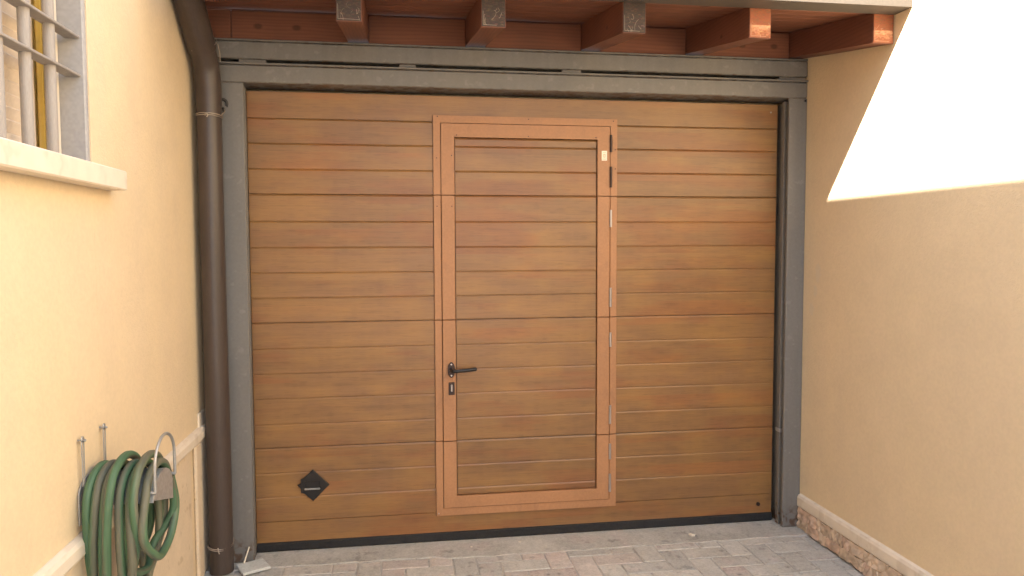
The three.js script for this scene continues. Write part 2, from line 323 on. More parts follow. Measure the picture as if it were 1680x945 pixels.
// ------------------------------------------------------------------ house on the left: wall, window with grille, plinth, eave
{
  const h = thing('yellow_house', 'pale yellow stucco house wall with barred window and stone sill', 'house', [XL - 0.2, 0, 3]);
  const zs0 = -0.5, zs1 = 8, H = 3.65;
  const wz0 = 1.202, wz1 = 2.35, wy0 = 1.60, wy1 = 2.75;
  // wall as four blocks round the opening (butted)
  const w = []; const add = (z0, z1, y0, y1) => { const g = cbox(0.34, y1 - y0, z1 - z0, 0.0005); g.translate(XL - 0.17, (y0 + y1) / 2, (z0 + z1) / 2); w.push(finishUV(g)); };
  add(zs0, wz0, 0, H); add(wz1, zs1, 0, H); add(wz0, wz1, 0, wy0); add(wz0, wz1, wy1, H);
  mesh(h, 'wall', mergeGeometries(w), M.stuccoL);
  // room behind, closed
  slab(h, 'interior_wall', M.plaster, XL - 0.9, XL - 0.8, 0, H, zs0, zs1);
  slab(h, 'jamb_lining', M.jamb, XL - 0.12, XL - 0.003, wy0 + 0.03, wy1, wz0, 1.222, 0.004);
  slab(h, 'jamb_lining', M.jamb, XL - 0.12, XL - 0.003, wy0 + 0.03, wy1, wz1 - 0.02, wz1, 0.004);
  slab(h, 'head_lining', M.jamb, XL - 0.12, XL - 0.003, wy1 - 0.02, wy1, 1.224, wz1 - 0.022, 0.004);
  const sill = slab(h, 'window_sill', M.marble, XL - 0.10, -1.388, 1.564, 1.622, 1.085, 2.47, 0.004); sill.userData.label = 'pale travertine window sill with a rough underside';
  // window proper
  const win = mesh(h, 'window', cbox(0.03, wy1 - 1.64, 0.022, 0.003), M.cream, [-1.522, (wy1 + 1.63) / 2, 1.236]);
  slab(win, 'frame_rail', M.cream, -1.536, -1.508, 1.624, 1.634, 1.2485, wz1 - 0.022, 0.002);
  slab(win, 'frame_stile', M.ochre, -1.556, -1.5375, 1.635, wy1 - 0.022, 1.2225, 1.2465, 0.003);
  slab(win, 'side_curtain', M.ochre, -1.572, -1.564, 1.635, wy1 - 0.022, 1.16, 1.40, 0.002);
  const gl = slab(win, 'pane', M.glass, -1.5502, -1.547, 1.636, wy1 - 0.024, 1.247, 1.42, 0.0008);
  // louvred shutter leaf
  const sh = slab(h, 'shutter', M.shutter, -1.536, -1.512, 1.638, wy1 - 0.024, 1.356, 1.383, 0.003);
  slab(sh, 'shutter_rail', M.shutter, -1.536, -1.512, 1.638, 1.672, 1.384, 2.32, 0.003);
  for (let k = 0; k < 33; k++) { const y = 1.69 + k * 0.0315; const m = mesh(sh, 'louvre', slatGeo(), M.shutter, [-1.524, y, 1.855]); m.rotation.z = -0.35; }
  function slatGeo() { return slatGeo.g || (slatGeo.g = cbox(0.009, 0.034, 0.940, 0.003)); }
  // grille: flat horizontal bars pierced by round uprights
  const gr = new THREE.Group(); gr.name = 'window_grille'; gr.position.set(-1.472 - h.position.x, 1.63, 1.8 - 3); h.add(gr);
  for (const y of [1.867, 1.971, 2.44, 2.545]) slab(gr, 'flat_bar', M.grille, -1.492, -1.452, y - 0.003, y + 0.004, 1.2225, wz1 - 0.0205, 0.0015);
  for (let k = 0; k < 7; k++) bar(gr, 'upright_bar', M.grille, [-1.474, 1.628, 1.355 + k * 0.13], [-1.474, wy1 - 0.02, 1.355 + k * 0.13], 0.0135, 18);
  // plinth: moulding, facing slabs, end trim
  const mp = [[0, 0], [0.020, 0], [0.024, 0.008], [0.024, 0.036], [0.018, 0.048], [0.006, 0.053], [0, 0.053]];
  let z = 0.10;
  for (const len of [1.05, 1.2, 1.2, 1.2, 1.2]) { const g = prism(mp, 0.0015, len - 0.0015, [z, 0, 0]); mesh(h, 'plinth_moulding', g, M.marble, [XL - 0.001, 0.589, z]); z += len; }
  slab(h, 'plinth_end_trim', M.plinth, XL - 0.001, XL + 0.016, 0.006, 0.587, 0.215, 0.300, 0.009);
  slab(h, 'plinth_end_trim', M.marble, XL - 0.001, XL + 0.008, 0.006, 0.70, 0.10, 0.2135, 0.004);
  for (let k = 0; k < 8; k++) slab(h, 'plinth_slab', M.plinth, XL - 0.001, XL + 0.006 + (k % 2) * 0.0015, 0.006, 0.587, 0.345 + k * 0.62, 0.345 + (k + 1) * 0.62 - 0.004, 0.003);
  // eave over the yard (casts the straight shade on the wall opposite)
  const eX = -1.0, eY = 1.612 + 0.681 * (1.35 - eX) / 0.80;
  const ev = mesh(h, 'eave', cbox(1.5, 0.12, zs1 - zs0, 0.004), M.plaster, [eX - 0.75, eY - 0.06, (zs0 + zs1) / 2]);
  slab(h, 'eave_gutter', M.gutter, eX - 0.14, eX - 0.005, eY - 0.20, eY - 0.121, zs0, zs1, 0.01);
}

// ------------------------------------------------------------------ wall on the right: stucco, moulding, rough stone base
{
  const w = thing('boundary_wall', 'tall beige stucco wall with marble moulding and rough stone base', 'wall', [XR + 0.1, 0, 3]);
  const g = cbox(0.25, 3.3, 8.5, 0.0005); g.translate(XR + 0.125, 1.65, 3.75);
  const uvg = finishUV(g, [0, 0, 1]);
  mesh(w, 'wall', uvg, M.stuccoR);
  const mp = [[0, 0], [-0.014, 0], [-0.018, 0.006], [-0.018, 0.046], [-0.012, 0.058], [0, 0.064]];
  let z = 0.102; let k = 0;
  for (const len of [0.97, 1.1, 1.1, 1.1, 1.1]) { mesh(w, 'wall_moulding', prism(mp, 0.001, len - 0.001, [z, 0, k++ * 0.3]), M.marble, [XR + 0.001, 0.108, z]); z += len; }
  slab(w, 'base_mortar', M.sand, XR - 0.002, XR + 0.05, 0, 0.1065, 0.101, 5, 0.001);
  // split stones, two uneven courses
  const r = rng(91);
  let n = 0;
  for (const row of [0, 1]) {
    let zz = 0.106;
    while (zz < 2.2) {
      const len = 0.035 + r() * 0.07, hh = row ? 0.052 : 0.05;
      const geo = new THREE.BoxGeometry(0.016, hh - 0.002, len - 0.002, 2, 3, 4); const p = geo.attributes.position; const jj = {};
      for (let i = 0; i < p.count; i++) {
        const key = [p.getX(i), p.getY(i), p.getZ(i)].map(v => v.toFixed(4)).join();
        if (!jj[key]) jj[key] = [(r() - 0.5) * 0.012, (r() - 0.5) * 0.009, (r() - 0.5) * 0.010];
        const front = p.getX(i) < 0 ? 1 : 0.3;
        p.setXYZ(i, p.getX(i) + jj[key][0] * front, p.getY(i) + jj[key][1], p.getZ(i) + jj[key][2]);
      }
      geo.deleteAttribute('normal'); geo.deleteAttribute('uv');
      const ng = geo.toNonIndexed(); ng.computeVertexNormals();
      mesh(w, 'base_stone', finishUV(ng, [r(), r(), r()]), M.stones[Math.floor(r() * 4)], [XR - 0.006, 0.004 + (row ? 0.050 : 0) + hh / 2, zz + len / 2], [0, 0, (r() - 0.5) * 0.1]);
      zz += len; n++;
    }
  }
}

// ------------------------------------------------------------------ garage: block, steel frame, door, wicket, timber eave
const garage = thing('garage', 'garage with wood look sectional door, steel frame and red timber eave', 'garage', [0, 0, 0]);
{
  const b = garage;
  slab(b, 'wall', M.plaster, XL + 0.002, XR - 0.002, 0, 2.282, -3.2, -0.10, 0.002);
  slab(b, 'side_wall', M.plaster, XL + 0.002, -1.30, 0.004, 2.09, -0.098, 0.018, 0.002);
}

// ------------------------------------------------------------------ painted steel door frame
{
  const f = part(garage, 'door_frame', [0, 0, 0.06], 'grey brown painted steel frame of posts and lintel beams');
  // posts: front flange, groove, inner rail
  slab(f, 'post', M.steel, -1.438, -1.245, 0.004, 2.0975, 0.082, 0.10, 0.003);
  slab(f, 'post', M.steel, 1.257, XR - 0.001, 0.004, 2.0975, 0.082, 0.10, 0.003);
  slab(f, 'post_web', M.steel, 1.283, XR - 0.002, 0.004, 2.0965, 0.0575, 0.0815, 0.001);
  slab(f, 'post_web', M.steel, -1.437, -1.272, 0.004, 2.0965, 0.0575, 0.0815, 0.001);
  slab(f, 'guide_rail', M.steel, 1.2575, 1.30, 0.006, 2.09, 0.028, 0.057, 0.002);
  slab(f, 'guide_rail', M.steel, -1.2995, -1.2475, 0.006, 2.09, 0.028, 0.057, 0.002);
  slab(f, 'rail_back', M.steel, 1.275, XR - 0.003, 0.006, 2.09, -0.09, 0.0275, 0.001);
  slab(f, 'rail_back', M.steel, -1.2995, -1.268, 0.006, 2.09, -0.09, 0.0275, 0.001);
  slab(f, 'rail_joint', M.galv, 1.2545, 1.2745, 0.470, 0.488, 0.022, 0.066, 0.002);
  // lower beam with soffit, drip flange, spacers, upper beam, top lip
  slab(f, 'lintel', M.steel, -1.438, XR - 0.001, 2.0985, 2.1715, -0.05, 0.10, 0.004);
  slab(f, 'drip_flange', M.steel, -1.438, XR - 0.004, 2.1725, 2.1805, 0.0, 0.113, 0.002);
  const sp = [[-1.438, -1.34], [-1.262, -1.150], [-0.585, -0.512], [0.148, 0.238], [1.205, XR - 0.004]];
  for (const [a, b] of sp) slab(f, 'spacer_plate', M.steel, a, b, 2.1815, 2.1965, 0.02, 0.094, 0.002);
  slab(f, 'slot_backing', M.steel, -1.43, XR - 0.01, 2.1815, 2.1965, -0.04, 0.018, 0.001);
  slab(f, 'upper_beam', M.steel, -1.438, XR - 0.001, 2.1975, 2.2715, -0.05, 0.10, 0.004);
  slab(f, 'top_lip', M.steel, -1.438, XR - 0.004, 2.2725, 2.280, -0.05, 0.107, 0.002);
  // small black cable clip on the left post
  mesh(f, 'cable_clip', new THREE.TorusGeometry(0.018, 0.006, 8, 18, Math.PI * 1.4), M.black, [-1.328, 2.005, 0.108], [0, 0.5, -0.7]);
  bar(f, 'clip_pin', M.black, [-1.328, 1.985, 0.098], [-1.322, 1.975, 0.118], 0.007, 8);
  for (const [x, y] of [[1.338, 2.085]]) mesh(f, 'screw_head', new THREE.SphereGeometry(0.006, 8, 6), M.black, [x, y, 0.102]);
}

// ------------------------------------------------------------------ sectional garage door with wicket door
{
  const d = part(garage, 'garage_door', [0, 0, 0], 'oak look sectional garage door of horizontal boards');
  const Y = [2.082, 1.966, 1.856, 1.743, 1.631, 1.510, 1.394, 1.280, 1.167, 1.054, 0.937, 0.823, 0.709, 0.591, 0.483, 0.368, 0.2565, 0.142, 0.047];
  const HX = 1.251;
  const zB = -0.024;
  // board profile: flat face, a step bevel at both long edges, swept along x
  const uvo = [1.3, 0.03];
  function board(x0, x1, y0, y1, zf = 0, bt = 0.0074, bb = 0.0026) {
    const g0 = 0.0003;
    const prof = [[zB, y0 + g0], [zf - 0.0014, y0 + g0], [zf, y0 + bb], [zf, y1 - bt], [zf - 0.0040, y1 - g0], [zB, y1 - g0]];
    const tri = []; const n = prof.length; const V = (x, p) => new THREE.Vector3(x, p[1], p[0]);
    const sh = prof.map(p => new THREE.Vector2(p[0], p[1])); const fs = THREE.ShapeUtils.triangulateShape(sh, []);
    for (let i = 0; i < n; i++) { const a = prof[i], b = prof[(i + 1) % n]; tri.push(V(x0, a), V(x1, a), V(x1, b), V(x0, a), V(x1, b), V(x0, b)); }
    for (const q of fs) { tri.push(V(x1, prof[q[0]]), V(x1, prof[q[2]]), V(x1, prof[q[1]])); tri.push(V(x0, prof[q[0]]), V(x0, prof[q[1]]), V(x0, prof[q[2]])); }
    const geo = fromTri(tri); fixWinding(geo); const p = geo.attributes.position, uv = geo.attributes.uv;
    for (let i = 0; i < p.count; i++) uv.setXY(i, p.getX(i) + uvo[0], p.getY(i) + uvo[1]);
    return geo;
  }
  function notched(pts) { const g = prism(pts, zB, 0); const p = g.attributes.position, uv = g.attributes.uv; for (let i = 0; i < p.count; i++) uv.setXY(i, p.getX(i) + uvo[0], p.getY(i) + uvo[1]); return g; }
  function fixWinding(g) {                       // make all faces point away from the centroid (convex pieces)
    g.computeBoundingBox(); const c = g.boundingBox.getCenter(new THREE.Vector3()); const p = g.attributes.position;
    const a = new THREE.Vector3(), b = new THREE.Vector3(), e = new THREE.Vector3();
    for (let i = 0; i < p.count; i += 3) {
      a.fromBufferAttribute(p, i); b.fromBufferAttribute(p, i + 1); e.fromBufferAttribute(p, i + 2);
      const n = b.clone().sub(a).cross(e.clone().sub(a)); if (n.dot(a.clone().add(b).add(e).divideScalar(3).sub(c)) < 0) { p.setXYZ(i + 1, e.x, e.y, e.z); p.setXYZ(i + 2, b.x, b.y, b.z); }
    }
    g.computeVertexNormals();
  }
  const joint = i => i === 4 || i === 9 || i === 14;
  const fx = 0.4365, fTop = 1.9935, fBot = 0.1265;   // outer edge of the wicket frame
  for (let i = 0; i < 18; i++) {
    const jt = joint(i) ? 0.0011 : 0, jb = joint(i + 1) ? 0.0011 : 0;
    const y1 = Y[i] - jt, y0 = Y[i + 1] + jb;
    if (i === 0) {
      mesh(d, 'board', notched([[-HX, y0 + 0.0012], [-fx - 0.001, y0 + 0.0012], [-fx - 0.001, fTop + 0.0008], [fx + 0.001, fTop + 0.0008], [fx + 0.001, y0 + 0.0012], [HX, y0 + 0.0012], [HX, y1], [-HX, y1]]), M.oak);
    } else if (i === 17) {
      mesh(d, 'board', notched([[-HX, y0], [HX, y0], [HX, y1 - 0.0012], [fx + 0.001, y1 - 0.0012], [fx + 0.001, fBot - 0.0006], [-fx - 0.001, fBot - 0.0006], [-fx - 0.001, y1 - 0.0012], [-HX, y1 - 0.0012]]), M.oak);
    } else { mesh(d, 'board', board(-HX, -fx - 0.001, y0, y1), M.oak); mesh(d, 'board', board(fx + 0.001, HX, y0, y1), M.oak); }
  }
  slab(d, 'core_panel', M.wicketFrame, -HX + 0.002, HX - 0.002, 0.05, 2.08, -0.06, zB - 0.002, 0.002);
  slab(d, 'bottom_seal', M.rubber, -HX - 0.006, HX + 0.006, 0.0045, 0.0455, -0.05, 0.006, 0.005);
  // wicket frame: stiles in sections split where the door folds
  const cuts = [fTop, Y[4], Y[9], Y[14], fBot];
  const leafX = 0.3995, lTop = 1.9575, lBot = 0.165, inX = 0.3385, iTop = 1.896, iBot = 0.2205;
  const wf = part(garage, 'wicket_frame', [0, 0.12, 0]);
  // one welded bend at head and sill, plain stiles between
  const bend = (xo, xi, yo, yi, ye) => [[-xo, ye], [-xo, yo], [xo, yo], [xo, ye], [xi, ye], [xi, yi], [-xi, yi], [-xi, ye]];
  const fo = fx - 0.001, fi = leafX + 0.0034;
  mesh(wf, 'head_bend', prism(bend(fo, fi, fTop, lTop + 0.0032, cuts[1] + 0.0018), zB, 0.0072), M.wicketFrame);
  mesh(wf, 'sill_bend', prism(bend(fo, fi, fBot + 0.001, lBot - 0.0026, cuts[3] - 0.0018), zB, 0.0072), M.wicketFrame);
  for (let k = 1; k < 3; k++) for (const sd of [-1, 1]) slab(wf, 'stile', M.wicketFrame, sd < 0 ? -fo : fi, sd < 0 ? -fi : fo, cuts[k + 1] + 0.0018, cuts[k] - 0.0018, zB, 0.0072, 0.0012);
  // wicket leaf
  const wl = part(garage, 'wicket_door', [0, 0.16, 0], 'hinged wicket door leaf with black lever handle');
  const lc = [lTop, Y[4], Y[9], Y[14], lBot];
  const li = inX + 0.0006;
  mesh(wl, 'leaf_head', prism(bend(leafX, li, lTop, iTop + 0.0006, lc[1] + 0.0018), zB, 0.0105), M.wicketFrame);
  mesh(wl, 'leaf_sill', prism(bend(leafX, li, lBot, iBot - 0.0006, lc[3] - 0.0018), zB, 0.0105), M.wicketFrame);
  for (let k = 1; k < 3; k++) for (const sd of [-1, 1]) slab(wl, 'leaf_stile', M.wicketFrame, sd < 0 ? -leafX : li, sd < 0 ? -li : leafX, lc[k + 1] + 0.0018, lc[k] - 0.0018, zB, 0.0105, 0.0014);
  for (let i = 0; i < 18; i++) {
    let y1 = Math.min(Y[i] - (joint(i) ? 0.0011 : 0), iTop - 0.0022), y0 = Math.max(Y[i + 1] + (joint(i + 1) ? 0.0011 : 0), iBot + 0.0022);
    if (y1 - y0 < 0.012) continue;
    mesh(wl, 'leaf_board', board(-inX + 0.0034, inX - 0.0034, y0, y1), M.oak);
  }
  // hinges, each a knuckle pin on a thin flap
  for (const [y, l, dk] of [[1.879, 0.08, 1], [1.721, 0.098, 1], [1.525, 0.081, 0], [1.149, 0.091, 0], [0.945, 0.068, 0], [0.581, 0.09, 0], [0.400, 0.075, 0], [0.246, 0.087, 0]]) {
    const hg = mesh(wl, 'hinge', new THREE.CylinderGeometry(0.0062, 0.0062, l, 12), dk ? M.bronze : M.silver, [leafX + 0.004, y, 0.0135]);
    hg.userData.label = dk ? 'dark bronze hinge' : 'bright metal hinge';
  }
  // lever handle on an oval plate, lock plate below
  const hd = new THREE.Group();
  {
    const s = new THREE.Shape(); s.absellipse(0, 0, 0.0155, 0.035, 0, Math.PI * 2);
    const g = new THREE.ExtrudeGeometry(s, { depth: 0.006, bevelEnabled: true, bevelSize: 0.0015, bevelThickness: 0.0015, bevelSegments: 2, curveSegments: 20 });
    const pl = mesh(wl, 'handle_plate', g, M.bronze, [-0.361, 0.821, 0.0125]);
    const lever = tubeGeo([[-0.361, 0.821, 0.018], [-0.361, 0.821, 0.05], [-0.352, 0.8215, 0.062], [-0.32, 0.823, 0.064], [-0.28, 0.826, 0.062], [-0.255, 0.828, 0.058]], 0.0085, 32, 12);
    const lv = mesh(wl, 'lever', lever, M.black, [0, 0, 0]); lv.geometry.scale(1, 1, 1);
    mesh(wl, 'lever_end', new THREE.SphereGeometry(0.0092, 12, 8), M.black, [-0.254, 0.828, 0.058]);
    for (const y of [0.847, 0.795]) mesh(wl, 'handle_screw', new THREE.CylinderGeometry(0.004, 0.004, 0.003, 10).rotateX(Math.PI / 2), M.silver, [-0.361, y, 0.0215]);
    const lp = slab(wl, 'lock_plate', M.bronze, -0.374, -0.346, 0.702, 0.762, 0.0106, 0.0145, 0.002);
    mesh(wl, 'lock_cylinder', cbox(0.010, 0.034, 0.006, 0.003), M.silver, [-0.360, 0.735, 0.0165]);
  }
  // white maker's label
  {
    const c = document.createElement('canvas'); c.width = 64; c.height = 112; const g = c.getContext('2d'); g.fillStyle = '#efe6d6'; g.fillRect(0, 0, 64, 112); g.fillStyle = '#b9a58c';
    g.fillRect(12, 16, 40, 4); g.fillRect(12, 92, 40, 5); g.fillRect(20, 36, 24, 40); g.fillStyle = '#e8decb'; g.fillRect(25, 42, 14, 28);
    const t = new THREE.CanvasTexture(c); t.colorSpace = THREE.SRGBColorSpace;
    mesh(wl, 'paper_label', new THREE.BoxGeometry(0.026, 0.046, 0.0008), std({ map: t, roughness: 0.6 }), [0.3715, 1.821, 0.0112]);
  }
  // screw heads along the frame
  for (const [x, y] of [[-0.415, 1.988], [0.008, 1.984], [0.416, 1.984], [-0.42, 1.80], [-0.42, 1.58], [0.425, 1.85], [0.426, 1.76], [-0.425, 0.14]]) mesh(wf, 'screw_head', new THREE.CylinderGeometry(0.0028, 0.0028, 0.003, 8).rotateX(Math.PI / 2), y < 0.2 ? M.silver : M.bronze, [x, y, 0.0085]);
  for (const [x, y] of [[-0.328, 1.905], [0.006, 1.905], [0.330, 1.905], [-0.352, 1.812], [-0.352, 1.58]]) mesh(wl, 'screw_head', new THREE.CylinderGeometry(0.0028, 0.0028, 0.003, 8).rotateX(Math.PI / 2), M.bronze, [x, y, 0.0115]);
  mesh(d, 'plug', new THREE.CylinderGeometry(0.010, 0.010, 0.006, 12).rotateX(Math.PI / 2), M.bronze, [1.18, 0.092, 0.002]);
  mesh(d, 'screw_head', new THREE.CylinderGeometry(0.004, 0.004, 0.004, 10).rotateX(Math.PI / 2), M.silver, [1.215, 2.045, 0.001]);
  // black diamond pull-grip plate low on the left
  {
    const s = new THREE.Shape(); const R = 0.071;
    s.moveTo(-0.052, 0.030); s.lineTo(-0.033, 0.0395); s.lineTo(0, R); s.lineTo(R, 0); s.lineTo(0, -R); s.lineTo(-0.035, -0.036); s.lineTo(-0.052, -0.03); s.lineTo(-0.052, -0.013); s.lineTo(-0.067, 0.004); s.lineTo(-0.052, 0.012); s.closePath();
    const hole = new THREE.Path(); hole.moveTo(-0.040, -0.020); hole.lineTo(0.036, -0.020); hole.lineTo(0.030, 0.022); hole.lineTo(-0.034, 0.022); hole.closePath(); s.holes.push(hole);
    const pg = new THREE.ExtrudeGeometry(s, { depth: 0.007, bevelEnabled: true, bevelSize: 0.0015, bevelThickness: 0.0015, bevelSegments: 1 });
    const gp = mesh(d, 'grip_plate', pg, M.black, [-0.998, 0.305, 0.002]); gp.userData.label = 'black diamond shaped grip plate';
    slab(d, 'grip_recess', M.black, -1.04, -0.961, 0.284, 0.328, 0.0004, 0.003, 0.001);
    slab(d, 'grip_bar', M.galv, -1.036, -0.966, 0.2855, 0.2935, 0.004, 0.0135, 0.002);
  }
}

// ------------------------------------------------------------------ timber eave over the door
{
  const rf = part(garage, 'roof', [0, 2.28, 0.3], 'red stained timber eave with rafters and gutter');
  const sl = 0.157, ang = Math.atan(sl);
  const yb = z => 2.287 - sl * (z - 0.1);         // underside of the rafters
  const xs = [-0.760, -0.246, 0.284, 0.785, 1.303];
  const RH = 0.117, RW = 0.088;
  xs.forEach((x, i) => {
    const pts = [[-1.6, yb(-1.6)], [0.722, yb(0.722)], [0.722, yb(0.722) + RH], [-1.6, yb(-1.6) + RH]];
    // keep clear of the beam below: start the low part at the beam's top
    const g = prism(pts, -RW / 2, RW / 2, [x * 1.7, x, 0.2 * i]); g.rotateY(-Math.PI / 2); g.computeVertexNormals();
    const clip = g; const m = mesh(rf, 'rafter', clip, M.pine, [x, 0, 0]);
    const em = i < 3 ? M.endGrey[i % 3] : M.endRed[i % 2];
    const e = new THREE.PlaneGeometry(1, 1); const eg = new THREE.BoxGeometry(RW - 0.004, RH - 0.006, 0.003);
    mesh(rf, 'rafter_end', eg, em, [x, yb(0.722) + RH / 2, 0.7236]);
  });
  // blocking boards between the rafters, two pieces high
  for (let i = 0; i + 1 < xs.length; i++) {
    const a = xs[i] + RW / 2 + 0.001, b = xs[i + 1] - RW / 2 - 0.001;
    slab(rf, 'blocking_board', M.pineB, a, b, 2.283, 2.4035, 0.066, 0.088, 0.003);
  }
  slab(rf, 'blocking_board', M.pineB, XL + 0.004, -1.291, 2.283, 2.4035, 0.066, 0.088, 0.003);
  slab(rf, 'blocking_board', M.pineB, -1.289, xs[0] - RW / 2 - 0.001, 2.283, 2.4035, 0.066, 0.088, 0.003);
  // ceiling planks lying on the rafters, running sideways
  for (let k = 0; k < 9; k++) {
    const z = 0.09 + k * 0.085 + 0.04; if (z > 0.79) continue;
    const xa = z < 0.28 ? 1.434 : 1.305;          // the far planks reach the house, the others stop short of the pipe
    mesh(rf, 'ceiling_plank', cbox(XR - 0.006 + xa, 0.018, 0.0835, 0.004, [k * 0.31, 0, k * 0.37]), M.pineB, [(XR - 0.006 - xa) / 2, yb(z) + RH + 0.0105, z], [ang, 0, 0]);
  }
  mesh(rf, 'roof_covering', cbox(XR - 0.004 + 1.31, 0.05, 3.75, 0.006), M.roofTile, [(XR - 0.004 - 1.31) / 2, yb(-1.05) + RH + 0.0495, -1.05], [ang, 0, 0]);
  mesh(rf, 'ceiling_board', cbox(XR - 0.006 + 1.434, 0.017, 1.7, 0.003), M.pineB, [(XR - 0.006 - 1.434) / 2, yb(-0.78) + RH + 0.0105, -0.78], [ang, 0, 0]);
  // painted gutter trough along the edge
  const prof = [[0.728, 2.300], [0.826, 2.300], [0.826, 2.385], [0.832, 2.392], [0.826, 2.399], [0.818, 2.392], [0.818, 2.308], [0.736, 2.308], [0.736, 2.37], [0.728, 2.37]];
  const gg = prism(prof.map(([z, y]) => [z, y]), -(XR - 0.002), 1.30); gg.rotateY(-Math.PI / 2); gg.computeVertexNormals();
  mesh(rf, 'gutter', gg, M.gutter, [0, 0, 0]);
}

// ------------------------------------------------------------------ downpipe with wire ties
{
  const dp = thing('downpipe', 'brown metal downpipe in the corner beside the steel post', 'downpipe', [-1.368, 0, 0.168]);
  const X = -1.370, Z = 0.168;
  mesh(dp, 'pipe', tubeGeo([[X + 0.004, 0.003, Z + 0.004], [X + 0.003, 0.7, Z + 0.003], [X, 1.4, Z], [X, 2.02, Z]], 0.0495, 40, 28), M.pipe);
  mesh(dp, 'elbow', tubeGeo([[X, 1.985, Z], [X, 2.08, Z + 0.002], [X - 0.002, 2.14, Z + 0.016], [X - 0.006, 2.20, Z + 0.06], [X - 0.008, 2.25, Z + 0.115]], 0.0515, 40, 28), M.pipe);
  mesh(dp, 'upper_pipe', tubeGeo([[X - 0.006, 2.205, Z + 0.064], [X - 0.010, 2.30, Z + 0.17], [X - 0.012, 2.42, Z + 0.305], [X - 0.012, 2.62, Z + 0.45], [X - 0.010, 2.95, Z + 0.5], [X - 0.008, 3.3, Z + 0.5]], 0.0565, 50, 28), M.pipe);
  const twist = (y, r, tilt, n, seed, zc = Z, wr = 0.0022, xc = X) => {
    const q = rng(seed), pts = [];
    for (let k = 0; k < 24 * n; k++) { const a = k / 24 * Math.PI * 2; pts.push([xc + Math.cos(a) * r, y + tilt * Math.sin(a) + (k / 24) * 0.007 + (q() - 0.5) * 0.0016, zc + Math.sin(a) * r]); }
    mesh(dp, 'wire_tie', tubeGeo(pts, wr, 48 * n, 6), M.tie);
  };
  twist(1.933, 0.0525, 0.004, 2, 3);
  twist(0.120, 0.0525, -0.012, 2, 5);
  mesh(dp, 'wire_knot', tubeGeo([[X - 0.004, 1.935, Z + 0.053], [X + 0.002, 1.943, Z + 0.058], [X + 0.008, 1.936, Z + 0.056], [X + 0.003, 1.928, Z + 0.056]], 0.0026, 20, 6), M.tie);
  mesh(dp, 'wire_knot', tubeGeo([[X + 0.002, 0.125, Z + 0.055], [X + 0.004, 0.115, Z + 0.06], [X + 0.008, 0.10, Z + 0.058]], 0.0026, 20, 6), M.tie);
  mesh(dp, 'wire_tie', tubeGeo([[X + 0.05, 1.945, Z + 0.005], [X + 0.058, 1.965, Z - 0.02], [-1.322, 1.985, 0.115]], 0.002, 16, 6), M.tie);
  // slanting wire round the elbow
  const pts = []; for (let k = 0; k <= 20; k++) { const a = -0.5 + k / 20 * 2.6; pts.push([X - 0.005 + Math.cos(a) * 0.0585, 2.215 - 0.034 * Math.sin(a) + 0.012 * Math.cos(a), Z + 0.068 + Math.sin(a) * 0.046]); }
  mesh(dp, 'wire_tie', tubeGeo(pts, 0.0016, 40, 6), M.tie);
  mesh(dp, 'wire_tie', tubeGeo([[X + 0.053, 2.225, Z + 0.05], [X + 0.056, 2.19, Z + 0.03], [X + 0.054, 2.16, Z + 0.02]], 0.0016, 14, 6), M.tie);
}

